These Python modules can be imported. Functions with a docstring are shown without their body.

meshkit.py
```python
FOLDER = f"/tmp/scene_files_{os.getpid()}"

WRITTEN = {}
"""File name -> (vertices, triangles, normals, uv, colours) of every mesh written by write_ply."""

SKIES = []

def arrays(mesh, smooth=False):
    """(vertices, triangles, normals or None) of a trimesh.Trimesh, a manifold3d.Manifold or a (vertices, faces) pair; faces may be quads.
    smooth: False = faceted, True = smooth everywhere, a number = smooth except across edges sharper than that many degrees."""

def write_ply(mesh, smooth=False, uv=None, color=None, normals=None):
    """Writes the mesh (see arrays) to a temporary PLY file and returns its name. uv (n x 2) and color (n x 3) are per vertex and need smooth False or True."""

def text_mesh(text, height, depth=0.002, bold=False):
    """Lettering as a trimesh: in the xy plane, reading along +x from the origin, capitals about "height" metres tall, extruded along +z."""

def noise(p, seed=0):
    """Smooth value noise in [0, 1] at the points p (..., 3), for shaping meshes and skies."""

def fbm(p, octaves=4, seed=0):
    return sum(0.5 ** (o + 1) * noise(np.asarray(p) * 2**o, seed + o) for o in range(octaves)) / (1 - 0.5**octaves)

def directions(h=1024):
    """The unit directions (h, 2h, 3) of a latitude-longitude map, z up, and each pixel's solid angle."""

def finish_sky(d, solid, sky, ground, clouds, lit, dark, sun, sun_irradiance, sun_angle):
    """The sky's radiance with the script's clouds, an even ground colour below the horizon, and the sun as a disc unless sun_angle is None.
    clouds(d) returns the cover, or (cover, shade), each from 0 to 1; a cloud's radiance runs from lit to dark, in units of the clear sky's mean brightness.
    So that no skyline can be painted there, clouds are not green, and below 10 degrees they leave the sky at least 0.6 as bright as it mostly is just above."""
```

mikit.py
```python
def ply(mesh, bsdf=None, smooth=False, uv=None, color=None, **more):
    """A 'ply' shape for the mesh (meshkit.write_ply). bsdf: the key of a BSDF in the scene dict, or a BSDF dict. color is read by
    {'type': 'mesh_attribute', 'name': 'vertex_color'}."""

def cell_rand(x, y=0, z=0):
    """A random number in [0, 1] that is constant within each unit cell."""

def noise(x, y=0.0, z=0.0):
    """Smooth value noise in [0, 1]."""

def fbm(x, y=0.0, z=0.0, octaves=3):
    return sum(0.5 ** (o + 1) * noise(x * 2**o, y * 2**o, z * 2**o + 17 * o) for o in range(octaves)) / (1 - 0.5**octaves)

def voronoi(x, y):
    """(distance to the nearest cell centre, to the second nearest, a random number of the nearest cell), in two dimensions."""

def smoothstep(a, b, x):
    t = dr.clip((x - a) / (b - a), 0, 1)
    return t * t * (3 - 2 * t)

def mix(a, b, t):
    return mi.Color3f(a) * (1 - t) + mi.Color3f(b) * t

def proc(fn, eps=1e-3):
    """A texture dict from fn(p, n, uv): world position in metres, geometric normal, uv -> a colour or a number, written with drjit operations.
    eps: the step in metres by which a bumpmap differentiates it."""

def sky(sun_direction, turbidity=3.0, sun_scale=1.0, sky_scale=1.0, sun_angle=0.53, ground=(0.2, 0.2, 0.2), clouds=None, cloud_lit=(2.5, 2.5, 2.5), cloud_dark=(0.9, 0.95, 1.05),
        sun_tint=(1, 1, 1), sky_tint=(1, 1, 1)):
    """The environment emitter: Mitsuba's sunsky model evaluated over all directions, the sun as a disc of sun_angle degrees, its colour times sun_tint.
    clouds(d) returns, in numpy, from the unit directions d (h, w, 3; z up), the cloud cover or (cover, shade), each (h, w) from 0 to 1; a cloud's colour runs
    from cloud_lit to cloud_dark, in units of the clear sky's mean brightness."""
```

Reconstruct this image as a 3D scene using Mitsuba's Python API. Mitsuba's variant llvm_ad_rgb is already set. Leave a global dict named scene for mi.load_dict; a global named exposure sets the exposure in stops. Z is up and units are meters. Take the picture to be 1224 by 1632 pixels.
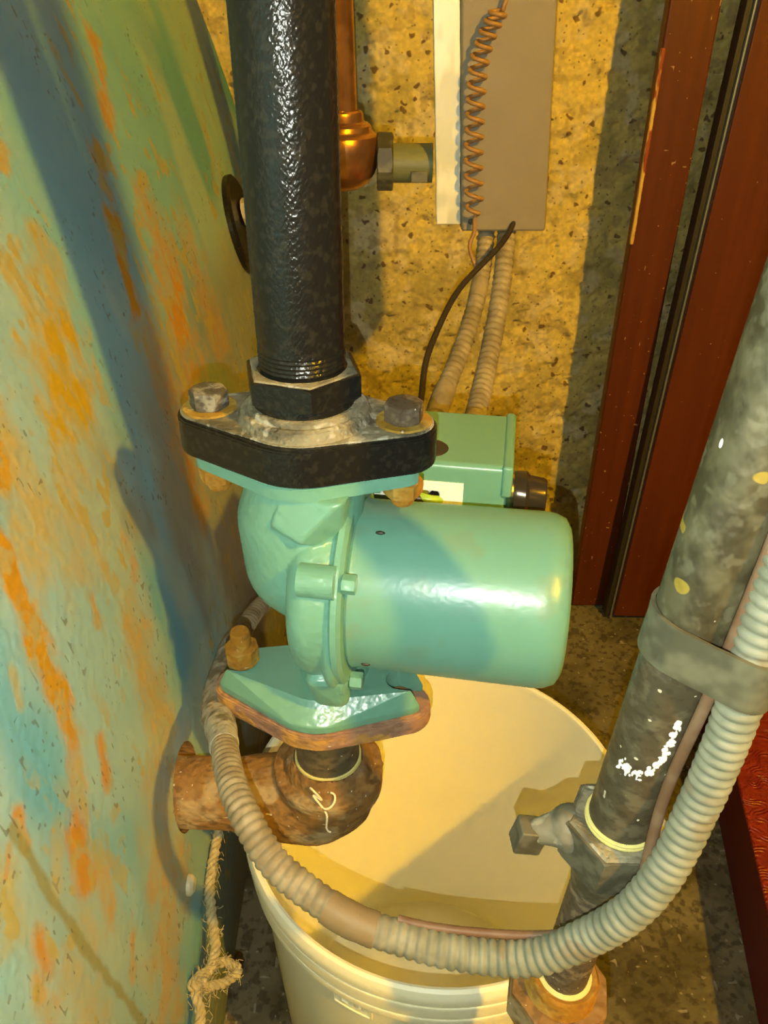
import math
import numpy as np, trimesh, manifold3d as m3, drjit as dr, mitsuba as mi
from shapely.geometry import Polygon, Point, MultiPoint, box as sbox
import mikit, meshkit
from mikit import proc, noise, fbm, voronoi, smoothstep, mix, cell_rand

T = mi.ScalarTransform4f
rng = np.random.default_rng(7)
scene, labels = {}, {}

# ---------------------------------------------------------------- camera, lights, exposure
EYE = np.array([0.0, 0.0, 0.93])
PITCH = math.radians(32.8)
scene['camera'] = {
    'type': 'perspective', 'fov_axis': 'x', 'fov': math.degrees(2 * math.atan(612 / 1280)),
    'near_clip': 0.01, 'far_clip': 30.0,
    'to_world': T().look_at(origin=EYE.tolist(), target=[0, math.cos(PITCH), 0.93 - math.sin(PITCH)], up=[0, 0, 1])}
# the phone's flash, just below the lens
scene['flash'] = {'type': 'point', 'position': [-0.004, -0.012, 0.912], 'intensity': {'type': 'rgb', 'value': [0.60, 0.64, 0.54]}}
# one bare warm bulb hanging to the right behind the photographer
BULB = np.array([0.91, -0.66, 1.82])
BULB_RADIANCE = [4000.0, 2080.0, 15.0]
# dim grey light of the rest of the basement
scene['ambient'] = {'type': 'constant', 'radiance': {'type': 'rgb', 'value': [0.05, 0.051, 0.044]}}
exposure = 0.1

# ---------------------------------------------------------------- helpers
def lab(key, label=None, cat=None, group=None, kind=None):
    d = labels.setdefault(key, {})
    for k, v in (('label', label), ('category', cat), ('group', group), ('kind', kind)):
        if v: d[k] = v
    return key

def put(name, mesh, mat, smooth=30, parent=None, **kw):
    base = (parent + '__' if parent else '') + name
    key, i = base, 0
    while key in scene or any(k.startswith(key + '__') for k in scene):
        i += 1; key = '%s_%03d' % (base, i)
    scene[key] = mikit.ply(mesh, mat, smooth=smooth, **kw)
    return key

def tm(m):
    if hasattr(m, 'to_mesh'):
        q = m.to_mesh()
        return trimesh.Trimesh(q.vert_properties[:, :3], q.tri_verts, process=False)
    return m

def cat(*ms): return trimesh.util.concatenate([tm(m) for m in ms])

def frame(d):
    d = np.asarray(d, float) / np.linalg.norm(d)
    a = np.cross(d, [0, 0, 1.0]) if abs(d[2]) < 0.95 else np.cross(d, [0, 1.0, 0])
    a /= np.linalg.norm(a)
    return np.stack([a, np.cross(d, a), d], 1)

def lathe(profile, origin=(0, 0, 0), axis=(0, 0, 1), n=64):
    """profile: (radius, height) pairs, from one end to the other, turned about the axis."""
    p = np.asarray(profile, float)
    ang = np.arange(n) * 2 * np.pi / n
    v = np.stack([np.outer(p[:, 0], np.cos(ang)), np.outer(p[:, 0], np.sin(ang)), np.repeat(p[:, 1:2], n, 1)], -1).reshape(-1, 3)
    f = []
    i = np.arange(n); j = (i + 1) % n
    for k in range(len(p) - 1):
        a, b = k * n, (k + 1) * n
        f.append(np.stack([a + i, a + j, b + j], 1)); f.append(np.stack([a + i, b + j, b + i], 1))
    m = trimesh.Trimesh(v, np.vstack(f), process=True)
    m.update_faces(m.nondegenerate_faces())
    m.vertices = m.vertices @ frame(axis).T + np.asarray(origin)
    if m.is_watertight and m.volume < 0: m.invert()
    return m

def spline(pts, n):
    from scipy.interpolate import CubicSpline
    p = np.asarray(pts, float)
    t = np.r_[0, np.cumsum(np.linalg.norm(np.diff(p, axis=0), axis=1) ** 0.7)]
    c = CubicSpline(t, p)(np.linspace(0, t[-1], n * 8))
    s = np.r_[0, np.cumsum(np.linalg.norm(np.diff(c, axis=0), axis=1))]
    q = np.linspace(0, s[-1], n)
    return np.stack([np.interp(q, s, c[:, k]) for k in range(3)], 1), q

def sweep(path, radius, nseg=16, caps=True):
    """A tube along the path; radius is a number, per-ring values, or an array (rings, nseg)."""
    p = np.asarray(path, float); n = len(p)
    t = np.gradient(p, axis=0); t /= np.linalg.norm(t, axis=1, keepdims=True)
    F = frame(t[0]); a = F[:, 0]; A = []
    for k in range(n):
        a = a - t[k] * (a @ t[k]); a /= np.linalg.norm(a); A.append(a)
    A = np.array(A); B = np.cross(t, A)
    r = np.asarray(radius, float)
    if r.ndim == 0: r = np.full(n, float(r))
    if r.ndim == 1: r = np.repeat(r[:, None], nseg, 1)
    ang = np.arange(nseg) * 2 * np.pi / nseg
    v = p[:, None] + r[..., None] * (np.cos(ang)[None, :, None] * A[:, None] + np.sin(ang)[None, :, None] * B[:, None])
    v = v.reshape(-1, 3)
    i = np.arange(nseg); j = (i + 1) % nseg; f = []
    for k in range(n - 1):
        a0, b0 = k * nseg, (k + 1) * nseg
        f.append(np.stack([a0 + i, a0 + j, b0 + j], 1)); f.append(np.stack([a0 + i, b0 + j, b0 + i], 1))
    if caps:
        v = np.vstack([v, p[:1], p[-1:]])
        f.append(np.stack([i * 0 + len(v) - 2, j, i], 1))
        f.append(np.stack([i * 0 + len(v) - 1, (n - 1) * nseg + i, (n - 1) * nseg + j], 1))
    return trimesh.Trimesh(v, np.vstack(f), process=False)

def rbox(lo, hi, r=0.002, seg=10):
    lo, hi = np.asarray(lo, float), np.asarray(hi, float)
    r = min(r, 0.49 * (hi - lo).min())
    s = m3.Manifold.sphere(r, seg)
    return m3.Manifold.batch_hull([s.translate([x, y, z]) for x in (lo[0] + r, hi[0] - r) for y in (lo[1] + r, hi[1] - r) for z in (lo[2] + r, hi[2] - r)])

def bone(a, b, ra, rb=None, seg=40):
    rb = ra if rb is None else rb
    return m3.Manifold.batch_hull([m3.Manifold.sphere(ra, seg).translate(list(map(float, a))), m3.Manifold.sphere(rb, seg).translate(list(map(float, b)))])

def hexprism(r, h, origin=(0, 0, 0), axis=(0, 0, 1), n=6, spin=0.0, ch=0.12):
    """A hex nut or bolt head with chamfered corners, standing on the origin."""
    big = m3.Manifold.cylinder(h, r, r, n).rotate([0, 0, spin])
    c = lathe([(0, 0), (r * (1 - ch), 0), (r * 1.0, r * ch * 0.55), (r * 1.0, h - r * ch * 0.55), (r * (1 - ch), h), (0, h)], n=48)
    c = m3.Manifold(m3.Mesh(np.asarray(c.vertices, np.float32), np.asarray(c.faces, np.uint32)))
    m = tm(big ^ c)
    m.vertices = m.vertices @ frame(axis).T + np.asarray(origin)
    return m

def roughen(mesh, amp, freq, seed=0):
    m = tm(mesh).copy()
    m.vertices = m.vertices + m.vertex_normals * ((meshkit.fbm(m.vertices * freq, 3, seed) - 0.5) * 2 * amp)[:, None]
    return m

def soften(man, edge, it=10):
    m = tm(man.refine_to_length(edge))
    m = trimesh.Trimesh(m.vertices, m.faces, process=True)
    trimesh.smoothing.filter_taubin(m, lamb=0.5, nu=0.52, iterations=it)
    return m

def extrude(poly, z0, z1, bevel=0.0):
    cs = m3.CrossSection([np.asarray(poly.exterior.coords)[:-1]] + [np.asarray(h.coords)[:-1][::1] for h in poly.interiors], m3.FillRule.EvenOdd)
    if bevel <= 0: return cs.extrude(z1 - z0).translate([0, 0, z0])
    out = []
    body = cs.extrude(z1 - z0 - 2 * bevel).translate([0, 0, z0 + bevel])
    for k in range(4):
        a = math.pi / 2 * k / 3
        c2 = cs.offset(-bevel * (1 - math.cos(a)), m3.JoinType.Round)
        hh = bevel * math.sin(a)
        out.append(c2.extrude(z1 - z0 - 2 * bevel + 2 * hh).translate([0, 0, z0 + bevel - hh]))
    return sum(out, body)

def rgb(*c): return {'type': 'rgb', 'value': list(c)}

def mat(name, color, rough=0.5, metal=0.0, spec=0.5, clear=0.0, clear_gloss=0.9, bump=None, bscale=0.001, two=True, eps=0.0005, rough_fn=None, sheen=0.0):
    d = {'type': 'principled', 'base_color': proc(color) if callable(color) else rgb(*color), 'roughness': proc(rough_fn) if rough_fn else rough, 'metallic': metal, 'specular': spec}
    if clear: d['clearcoat'] = clear; d['clearcoat_gloss'] = clear_gloss
    if sheen: d['sheen'] = sheen
    if bump: d = {'type': 'bumpmap', 'bump': proc(bump, eps), 'scale': bscale, 'bsdf': d}
    scene[name] = {'type': 'twosided', 'bsdf': d} if two else d
    return name

def C(*c): return mi.Color3f(*c)

# ---------------------------------------------------------------- materials
RUST = [[0.7225,0.8997,0.6764,0.8479,0.0116,1.0,1.0],[0.625,0.8358,0.6093,0.8133,0.0097,0.9,1.0],[0.5983,0.7963,0.5678,0.7399,0.0108,1.2,1.0],[0.6825,0.7848,0.6697,0.7377,0.0222,0.8,0.7],[0.6697,0.7377,0.652,0.6733,0.0437,0.85,0.8],[0.6761,0.72,0.6524,0.6899,0.0238,1.2,1.0],[0.7551,0.719,0.7544,0.6524,0.0393,0.7,0.9],[0.4425,0.7709,0.4169,0.7319,0.0312,1.25,0.1],[0.4666,0.796,0.4463,0.762,0.02,0.9,0.0],[0.449,0.8148,0.4213,0.8058,0.0059,0.8,0.0],[0.4828,0.8588,0.4759,0.8519,0.0065,1.0,0.3],[0.4787,0.8143,0.4752,0.8045,0.0078,0.8,0.0],[0.5869,0.6989,0.5697,0.6431,0.0347,0.65,0.9],[0.5627,0.6129,0.5607,0.5631,0.0151,1.0,1.0],[0.3438,0.7398,0.3296,0.7012,0.0279,0.8,0.2],[0.3804,0.7078,0.3552,0.6751,0.0278,0.55,0.3],[0.3346,0.7448,0.3268,0.7322,0.0092,1.1,0.6],[0.3015,0.7172,0.2933,0.6811,0.0081,1.3,0.8],[0.2933,0.6811,0.2857,0.6412,0.0113,1.3,0.7],[0.2857,0.6412,0.277,0.6127,0.0113,1.1,0.8],[0.2644,0.6725,0.2593,0.66,0.004,0.6,0.0],[0.3506,0.6461,0.3457,0.6343,0.0053,0.9,0.8],[0.4121,0.6416,0.4109,0.6229,0.0087,0.7,0.8],[0.3783,0.5963,0.3666,0.5131,0.0219,0.75,0.4],[0.299,0.59,0.2869,0.5663,0.0055,1.0,1.0],[0.2757,0.6072,0.2534,0.5775,0.0095,0.7,0.5],[0.2473,0.581,0.2395,0.5566,0.0104,1.1,1.0],[0.2231,0.6283,0.2182,0.6155,0.0046,1.0,1.0],[0.2097,0.6255,0.199,0.6198,0.0038,0.9,1.0],[0.2541,0.5395,0.2418,0.5193,0.0109,0.75,0.6],[0.1962,0.5797,0.1907,0.5642,0.0087,1.1,1.0],[0.1841,0.5692,0.1766,0.5458,0.0083,0.8,0.6],[0.312,0.4638,0.2652,0.3792,0.0356,0.7,0.7],[0.2519,0.4803,0.2397,0.467,0.0053,0.9,0.9],[0.197,0.6229,0.191,0.601,0.012,0.8,0.0],[0.2381,0.594,0.2131,0.5783,0.0073,0.5,0.1],[0.3383,0.4457,0.3207,0.4008,0.0162,0.7,0.6],[0.3316,0.5127,0.3139,0.4871,0.0235,0.45,0.4],[0.2122,0.5374,0.1971,0.5011,0.023,0.5,0.3]]
SCRATCH = [[0.2165, 0.6288, 0.2144, 0.5836], [0.2144, 0.5836, 0.2159, 0.5362], [0.2159, 0.5362, 0.2227, 0.4807], [0.2227, 0.4807, 0.2303, 0.4288]]

def seg_dist(y, z, s):
    dy, dz = s[2] - s[0], s[3] - s[1]
    t = dr.clip(((y - s[0]) * dy + (z - s[1]) * dz) / (dy * dy + dz * dz + 1e-9), 0, 1)
    return dr.sqrt(dr.square(y - s[0] - t * dy) + dr.square(z - s[1] - t * dz))

def boiler_color(p, n, uv):
    y, z = p.y, p.z
    big = fbm(y * 9, z * 5, 3.0, 3)
    fine = fbm(y * 160, z * 110, 1.0, 3)
    c = mix((0.105, 0.31, 0.42), (0.17, 0.39, 0.46), smoothstep(0.3, 0.7, big))
    c = mix(c, (0.30, 0.42, 0.39), 0.7 * smoothstep(0.42, 0.68, fbm(y * 14 + 4, z * 6, 8.0, 3)))
    haze = smoothstep(0.44, 0.64, fbm(y * 17, z * 9, 13.0, 4)) * smoothstep(0.80, 0.66, z)
    c = mix(c, (0.36, 0.33, 0.12), 0.30 * haze)
    rear_brown = smoothstep(-0.02, 0.07, y - 0.50 + 0.35 * (z - 0.5) + 0.22 * (fbm(y * 22, z * 12, 17.0, 4) - 0.5)) * smoothstep(0.74, 0.66, z)  # darker grey-brown towards the rear, ragged by noise, fading out higher up
    c = mix(c, mix((0.16, 0.14, 0.09), (0.21, 0.19, 0.13), fine), 0.65 * rear_brown)
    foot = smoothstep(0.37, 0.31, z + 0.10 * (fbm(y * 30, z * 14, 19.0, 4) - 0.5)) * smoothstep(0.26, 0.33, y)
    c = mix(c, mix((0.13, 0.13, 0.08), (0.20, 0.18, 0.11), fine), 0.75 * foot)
    rough = (fbm(y * 85, z * 55, 5.0, 4) - 0.5) * 2.0
    rust, hue = mi.Float(0), mi.Float(0)
    for s in RUST:
        k = 0.88 * s[5] * (1 - smoothstep(0.15, 1.5, seg_dist(y, z, s) / s[4] + rough))
        rust, hue = dr.select(k > rust, k, rust), dr.select(k > rust, s[6], hue)
    speck = smoothstep(0.62, 0.72, fbm(y * 95, z * 60, 11.0, 3)) * smoothstep(0.45, 0.62, fbm(y * 11, z * 7, 21.0, 2))
    stain = mix((0.42, 0.29, 0.012), (0.42, 0.19, 0.012), hue)
    c = mix(c, mix((0.30, 0.30, 0.15), stain, 0.35 + 0.65 * smoothstep(0.35, 0.6, fine)), dr.clip(rust, 0, 1))
    c = mix(c, (0.34, 0.27, 0.05), speck * 0.7)
    scr = mi.Float(9)
    for s in SCRATCH: scr = dr.minimum(scr, seg_dist(y, z, s))
    c = mix(c, (0.20, 0.19, 0.06), 0.8 * (1 - smoothstep(0.001, 0.0045, scr + 0.004 * (fine - 0.5))))
    pits = smoothstep(0.86, 0.89, noise(y * 420, z * 260, 2.0)) * smoothstep(0.5, 0.7, fbm(y * 20, z * 20, 31.0, 2))
    return mix(c, (0.07, 0.06, 0.03), pits * 0.5) * 0.92

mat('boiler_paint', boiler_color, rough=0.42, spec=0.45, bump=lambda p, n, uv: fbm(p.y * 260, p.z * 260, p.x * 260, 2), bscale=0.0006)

def wall_color(p, n, uv):
    x, z = p.x, p.z
    a = fbm(x * 16, z * 16, 2.0, 4)
    c = mix((0.47, 0.39, 0.13), (0.66, 0.54, 0.18), smoothstep(0.35, 0.65, a))
    c = mix(c, (0.66, 0.57, 0.32), 0.85 * smoothstep(0.55, 0.70, fbm(x * 38 + 7, z * 34, 4.0, 3)))
    c = mix(c, (0.33, 0.25, 0.12), 0.5 * smoothstep(0.58, 0.72, fbm(x * 55, z * 60, 9.0, 3)))
    d1, d2, r = voronoi(x * 46 + 0.35 * noise(x * 170, z * 170), z * 50 + 0.35 * noise(x * 170, z * 170, 5.0))
    spot = (1 - smoothstep(0.13 * r, 0.24 * r, d1)) * smoothstep(0.70, 0.76, r)
    c = mix(c, (0.12, 0.06, 0.03), 0.85 * spot)
    e1, e2, q = voronoi(x * 125 + 5, z * 130 + 0.3 * noise(x * 300, z * 300))
    c = mix(c, (0.17, 0.11, 0.05), 0.7 * (1 - smoothstep(0.12 * q, 0.25 * q, e1)) * smoothstep(0.80, 0.86, q))
    return c * (0.82 + 0.36 * fbm(x * 220, z * 220, 1.0, 2))
mat('wall_plaster', wall_color, rough=0.8, spec=0.25, bump=lambda p, n, uv: fbm(p.x * 180, p.z * 180, 0.0, 3), bscale=0.003)

def floor_color(p, n, uv):
    a = fbm(p.x * 20, p.y * 20, 1.0, 4)
    c = mix((0.10, 0.088, 0.046), (0.20, 0.18, 0.11), smoothstep(0.3, 0.72, a))
    c = mix(c, (0.045, 0.035, 0.02), 0.6 * smoothstep(0.48, 0.70, fbm(p.x * 140, p.y * 140, 6.0, 4)))
    return mix(c, (0.45, 0.42, 0.34), smoothstep(0.90, 0.94, noise(p.x * 170, p.y * 170, 3.0)) * 0.5)
mat('floor_concrete', floor_color, rough=0.75, spec=0.3, bump=lambda p, n, uv: fbm(p.x * 150, p.y * 150, 0.0, 3), bscale=0.003)

def wood_red(p, n, uv):
    g = fbm(p.x * 90, p.z * 5, p.y * 90, 3)
    c = mix((0.090, 0.0185, 0.004), (0.108, 0.023, 0.005), smoothstep(0.3, 0.7, g))
    return mix(c, (0.40, 0.27, 0.16), 0.8 * smoothstep(0.90, 0.93, noise(p.x * 260, p.z * 200, p.y * 260)))
mat('red_wood', wood_red, rough=0.45, spec=0.4)
mat('scraped_wood', lambda p, n, uv: mix((0.28, 0.05, 0.012), (0.62, 0.42, 0.10), smoothstep(0.42, 0.55, fbm(p.x * 120, p.z * 40, p.y * 120, 3))), rough=0.6)
mat('dark_strip', (0.028, 0.025, 0.015), rough=0.5)
mat('metal_strip', (0.33, 0.33, 0.27), rough=0.4, metal=0.6)

def swirl(p, n, uv):
    w = fbm(p.x * 40, p.y * 40, 0.0, 2)
    return 0.5 + 0.5 * dr.sin(60 * w + p.x * 160)
mat('red_embossed', lambda p, n, uv: mix((0.20, 0.014, 0.007), (0.30, 0.03, 0.012), fbm(p.x * 60, p.y * 60, p.z * 60, 3)), rough=0.4, bump=swirl, bscale=0.0012, clear=0.3)
mat('red_plain', (0.10, 0.008, 0.007), rough=0.5)

def iron_bump(p, n, uv): return fbm(p.x * 900, p.y * 900, p.z * 620, 2)
mat('black_iron', lambda p, n, uv: mix((0.010, 0.0095, 0.008), (0.018, 0.016, 0.012), smoothstep(0.5, 0.75, fbm(p.x * 400, p.y * 400, p.z * 300, 2))), rough=0.24, spec=0.34, bump=iron_bump, bscale=0.00036, eps=0.0003)
mat('dusty_iron', lambda p, n, uv: mix(mix((0.08, 0.072, 0.048), (0.23, 0.205, 0.135), smoothstep(0.28, 0.58, fbm(p.x * 75, p.y * 75, p.z * 75, 3))), (0.42, 0.40, 0.32), 0.7 * smoothstep(0.58, 0.72, fbm(p.x * 160, p.y * 160, p.z * 160, 3))), rough=0.7, spec=0.3, bump=iron_bump, bscale=0.0016)

def rusty(base, light, dark, f=60.0):
    def fn(p, n, uv):
        a = fbm(p.x * f, p.y * f, p.z * f, 4)
        c = mix(base, light, smoothstep(0.48, 0.68, a))
        c = mix(c, dark, 0.5 * smoothstep(0.50, 0.70, fbm(p.x * f * 3 + 3, p.y * f * 3, p.z * f * 3, 3)))
        return mix(c, (0.70, 0.62, 0.46), smoothstep(0.92, 0.94, noise(p.x * 330, p.y * 330, p.z * 330)) * 0.6)
    return fn
rust_bump = lambda p, n, uv: fbm(p.x * 230, p.y * 230, p.z * 230, 3)
mat('rust_brown', rusty((0.22, 0.118, 0.036), (0.32, 0.23, 0.115), (0.10, 0.055, 0.025)), rough=0.8, spec=0.25, bump=rust_bump, bscale=0.003)
mat('rust_orange', rusty((0.34, 0.155, 0.016), (0.42, 0.25, 0.05), (0.20, 0.09, 0.02), 90), rough=0.7, spec=0.3, bump=rust_bump, bscale=0.0015)
mat('rust_washer', rusty((0.27, 0.155, 0.022), (0.36, 0.24, 0.05), (0.14, 0.08, 0.02), 110), rough=0.8, spec=0.2, bump=rust_bump, bscale=0.001)
mat('rust_purple', rusty((0.30, 0.17, 0.11), (0.45, 0.24, 0.06), (0.15, 0.09, 0.06), 70), rough=0.8, spec=0.25, bump=rust_bump, bscale=0.002)
mat('rust_head', rusty((0.09, 0.065, 0.04), (0.17, 0.13, 0.08), (0.04, 0.03, 0.02), 160), rough=0.6, spec=0.4, bump=rust_bump, bscale=0.0015)
mat('grey_head', rusty((0.075, 0.065, 0.045), (0.22, 0.205, 0.16), (0.03, 0.025, 0.02), 160), rough=0.65, spec=0.3, bump=rust_bump, bscale=0.0015)
mat('nipple_iron', rusty((0.085, 0.072, 0.042), (0.13, 0.10, 0.055), (0.035, 0.028, 0.018), 80), rough=0.5, spec=0.4, bump=rust_bump, bscale=0.001)

mat('pump_paint', lambda p, n, uv: mix((0.120, 0.285, 0.218), (0.133, 0.31, 0.235), fbm(p.x * 60, p.y * 60, p.z * 60, 2)), rough=0.34, spec=0.5, clear=0.55, clear_gloss=0.88, bump=lambda p, n, uv: fbm(p.x * 300, p.y * 300, p.z * 300, 2), bscale=0.0006)
mat('motor_paint', lambda p, n, uv: mix(mix((0.118, 0.285, 0.225), (0.13, 0.30, 0.238), fbm(p.x * 30, p.y * 30, p.z * 30, 2)), (0.17, 0.24, 0.15), 0.4 * smoothstep(0.60, 0.76, fbm(p.x * 50, p.y * 50, p.z * 50 + 3, 3))), rough=0.33, spec=0.5, clear=0.3, clear_gloss=0.72, bump=lambda p, n, uv: fbm(p.x * 500, p.y * 500, p.z * 500, 2), bscale=0.00010)
mat('box_paint', (0.135, 0.31, 0.215), rough=0.3, spec=0.5)

def old_pipe(p, n, uv):
    a = fbm(p.x * 120, p.y * 120, p.z * 70, 4)
    c = mix((0.035, 0.029, 0.013), (0.075, 0.066, 0.034), smoothstep(0.36, 0.66, a))
    c = mix(c, (0.16, 0.15, 0.095), 0.3 * smoothstep(0.56, 0.72, fbm(p.x * 200, p.y * 200, p.z * 140, 3)))
    c = mix(c, (0.30, 0.21, 0.025), smoothstep(0.87, 0.90, noise(p.x * 150, p.y * 150, p.z * 110)) * 0.7)
    return mix(c, (0.75, 0.74, 0.66), smoothstep(0.90, 0.92, noise(p.x * 190, p.y * 190, p.z * 130)))
mat('old_pipe', old_pipe, rough=0.55, spec=0.4, bump=rust_bump, bscale=0.001)
mat('pipe_lower', rusty((0.058, 0.046, 0.026), (0.095, 0.08, 0.048), (0.035, 0.027, 0.017), 120), rough=0.45, spec=0.45, bump=rust_bump, bscale=0.0008)
mat('white_crust_look', (0.72, 0.72, 0.66), rough=0.9)
mat('tape_grey', lambda p, n, uv: mix((0.055, 0.052, 0.030), (0.105, 0.10, 0.06), smoothstep(0.35, 0.65, fbm(p.x * 90, p.y * 90, p.z * 90, 3))), rough=0.6)
mat('valve_body', lambda p, n, uv: mix(mix((0.085, 0.077, 0.05), (0.155, 0.14, 0.098), smoothstep(0.32, 0.64, fbm(p.x * 110, p.y * 110, p.z * 110, 3))), (0.4, 0.37, 0.28), 0.4 * smoothstep(0.6, 0.7, fbm(p.x * 200, p.y * 200, p.z * 200, 2))), rough=0.6, bump=rust_bump, bscale=0.001)
mat('valve_face', lambda p, n, uv: mix((0.055, 0.050, 0.031), (0.10, 0.09, 0.06), smoothstep(0.4, 0.7, fbm(p.x * 160, p.y * 160, p.z * 160, 3))), rough=0.5)
mat('thread_tape', (0.55, 0.48, 0.17), rough=0.5)

def conduit_color(p, n, uv):
    k = smoothstep(0.05, -0.05, p.x + 0.05 * (fbm(p.x * 25, p.y * 25, p.z * 25, 2) - 0.5))
    a = fbm(p.x * 120, p.y * 120, p.z * 120, 3)
    clean = mix((0.155, 0.16, 0.112), (0.21, 0.21, 0.15), smoothstep(0.3, 0.7, a))
    dusty = mix((0.19, 0.145, 0.08), (0.27, 0.22, 0.135), smoothstep(0.35, 0.65, a))
    return mix(mix(clean, dusty, k), (0.15, 0.11, 0.06), 0.6 * smoothstep(0.62, 0.72, fbm(p.x * 75 + 5, p.y * 75, p.z * 75, 3)))
mat('conduit_look', conduit_color, rough=0.6, spec=0.4)
mat('dust_fluff', lambda p, n, uv: mix((0.16, 0.135, 0.09), (0.34, 0.31, 0.24), smoothstep(0.3, 0.65, fbm(p.x * 150, p.y * 150, p.z * 150, 3))), rough=0.95, spec=0.1, bump=rust_bump, bscale=0.003)
mat('wall_conduit', lambda p, n, uv: mix((0.22, 0.18, 0.11), (0.34, 0.29, 0.19), smoothstep(0.3, 0.7, fbm(p.x * 60, p.y * 60, p.z * 60, 3))), rough=0.5, spec=0.4)
mat('tape_brown', (0.19, 0.13, 0.06), rough=0.6)
mat('tube_brown', lambda p, n, uv: mix((0.13, 0.068, 0.034), (0.17, 0.105, 0.06), smoothstep(0.3, 0.7, fbm(p.x * 90, p.y * 90, p.z * 90, 3))), rough=0.55, spec=0.4)
mat('copper', lambda p, n, uv: mix((0.62, 0.30, 0.12), (0.42, 0.19, 0.07), smoothstep(0.35, 0.65, fbm(p.x * 50, p.y * 50, p.z * 50, 3))), rough=0.26, metal=0.85)
mat('copper_wire', (0.34, 0.18, 0.055), rough=0.45)
mat('black_cable_look', (0.03, 0.022, 0.014), rough=0.45)
mat('iron_dark', lambda p, n, uv: mix((0.05, 0.048, 0.032), (0.14, 0.13, 0.08), smoothstep(0.35, 0.65, fbm(p.x * 70, p.y * 70, p.z * 70, 3))), rough=0.5)
mat('green_nipple', (0.16, 0.17, 0.08), rough=0.5)
mat('panel_grey', lambda p, n, uv: mix((0.235, 0.20, 0.14), (0.26, 0.225, 0.16), fbm(p.x * 30, p.z * 30, 0.0, 2)), rough=0.5, spec=0.3)
mat('white_metal', lambda p, n, uv: mix((0.80, 0.80, 0.72), (0.62, 0.63, 0.54), smoothstep(0.5, 0.68, fbm(p.x * 60, p.z * 25, 2.0, 3))), rough=0.35, spec=0.6)
mat('bucket_plastic', lambda p, n, uv: mix((0.88, 0.85, 0.63), (0.86, 0.82, 0.57), fbm(p.x * 15, p.y * 15, p.z * 15, 2)), rough=0.33, spec=0.5)
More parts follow.
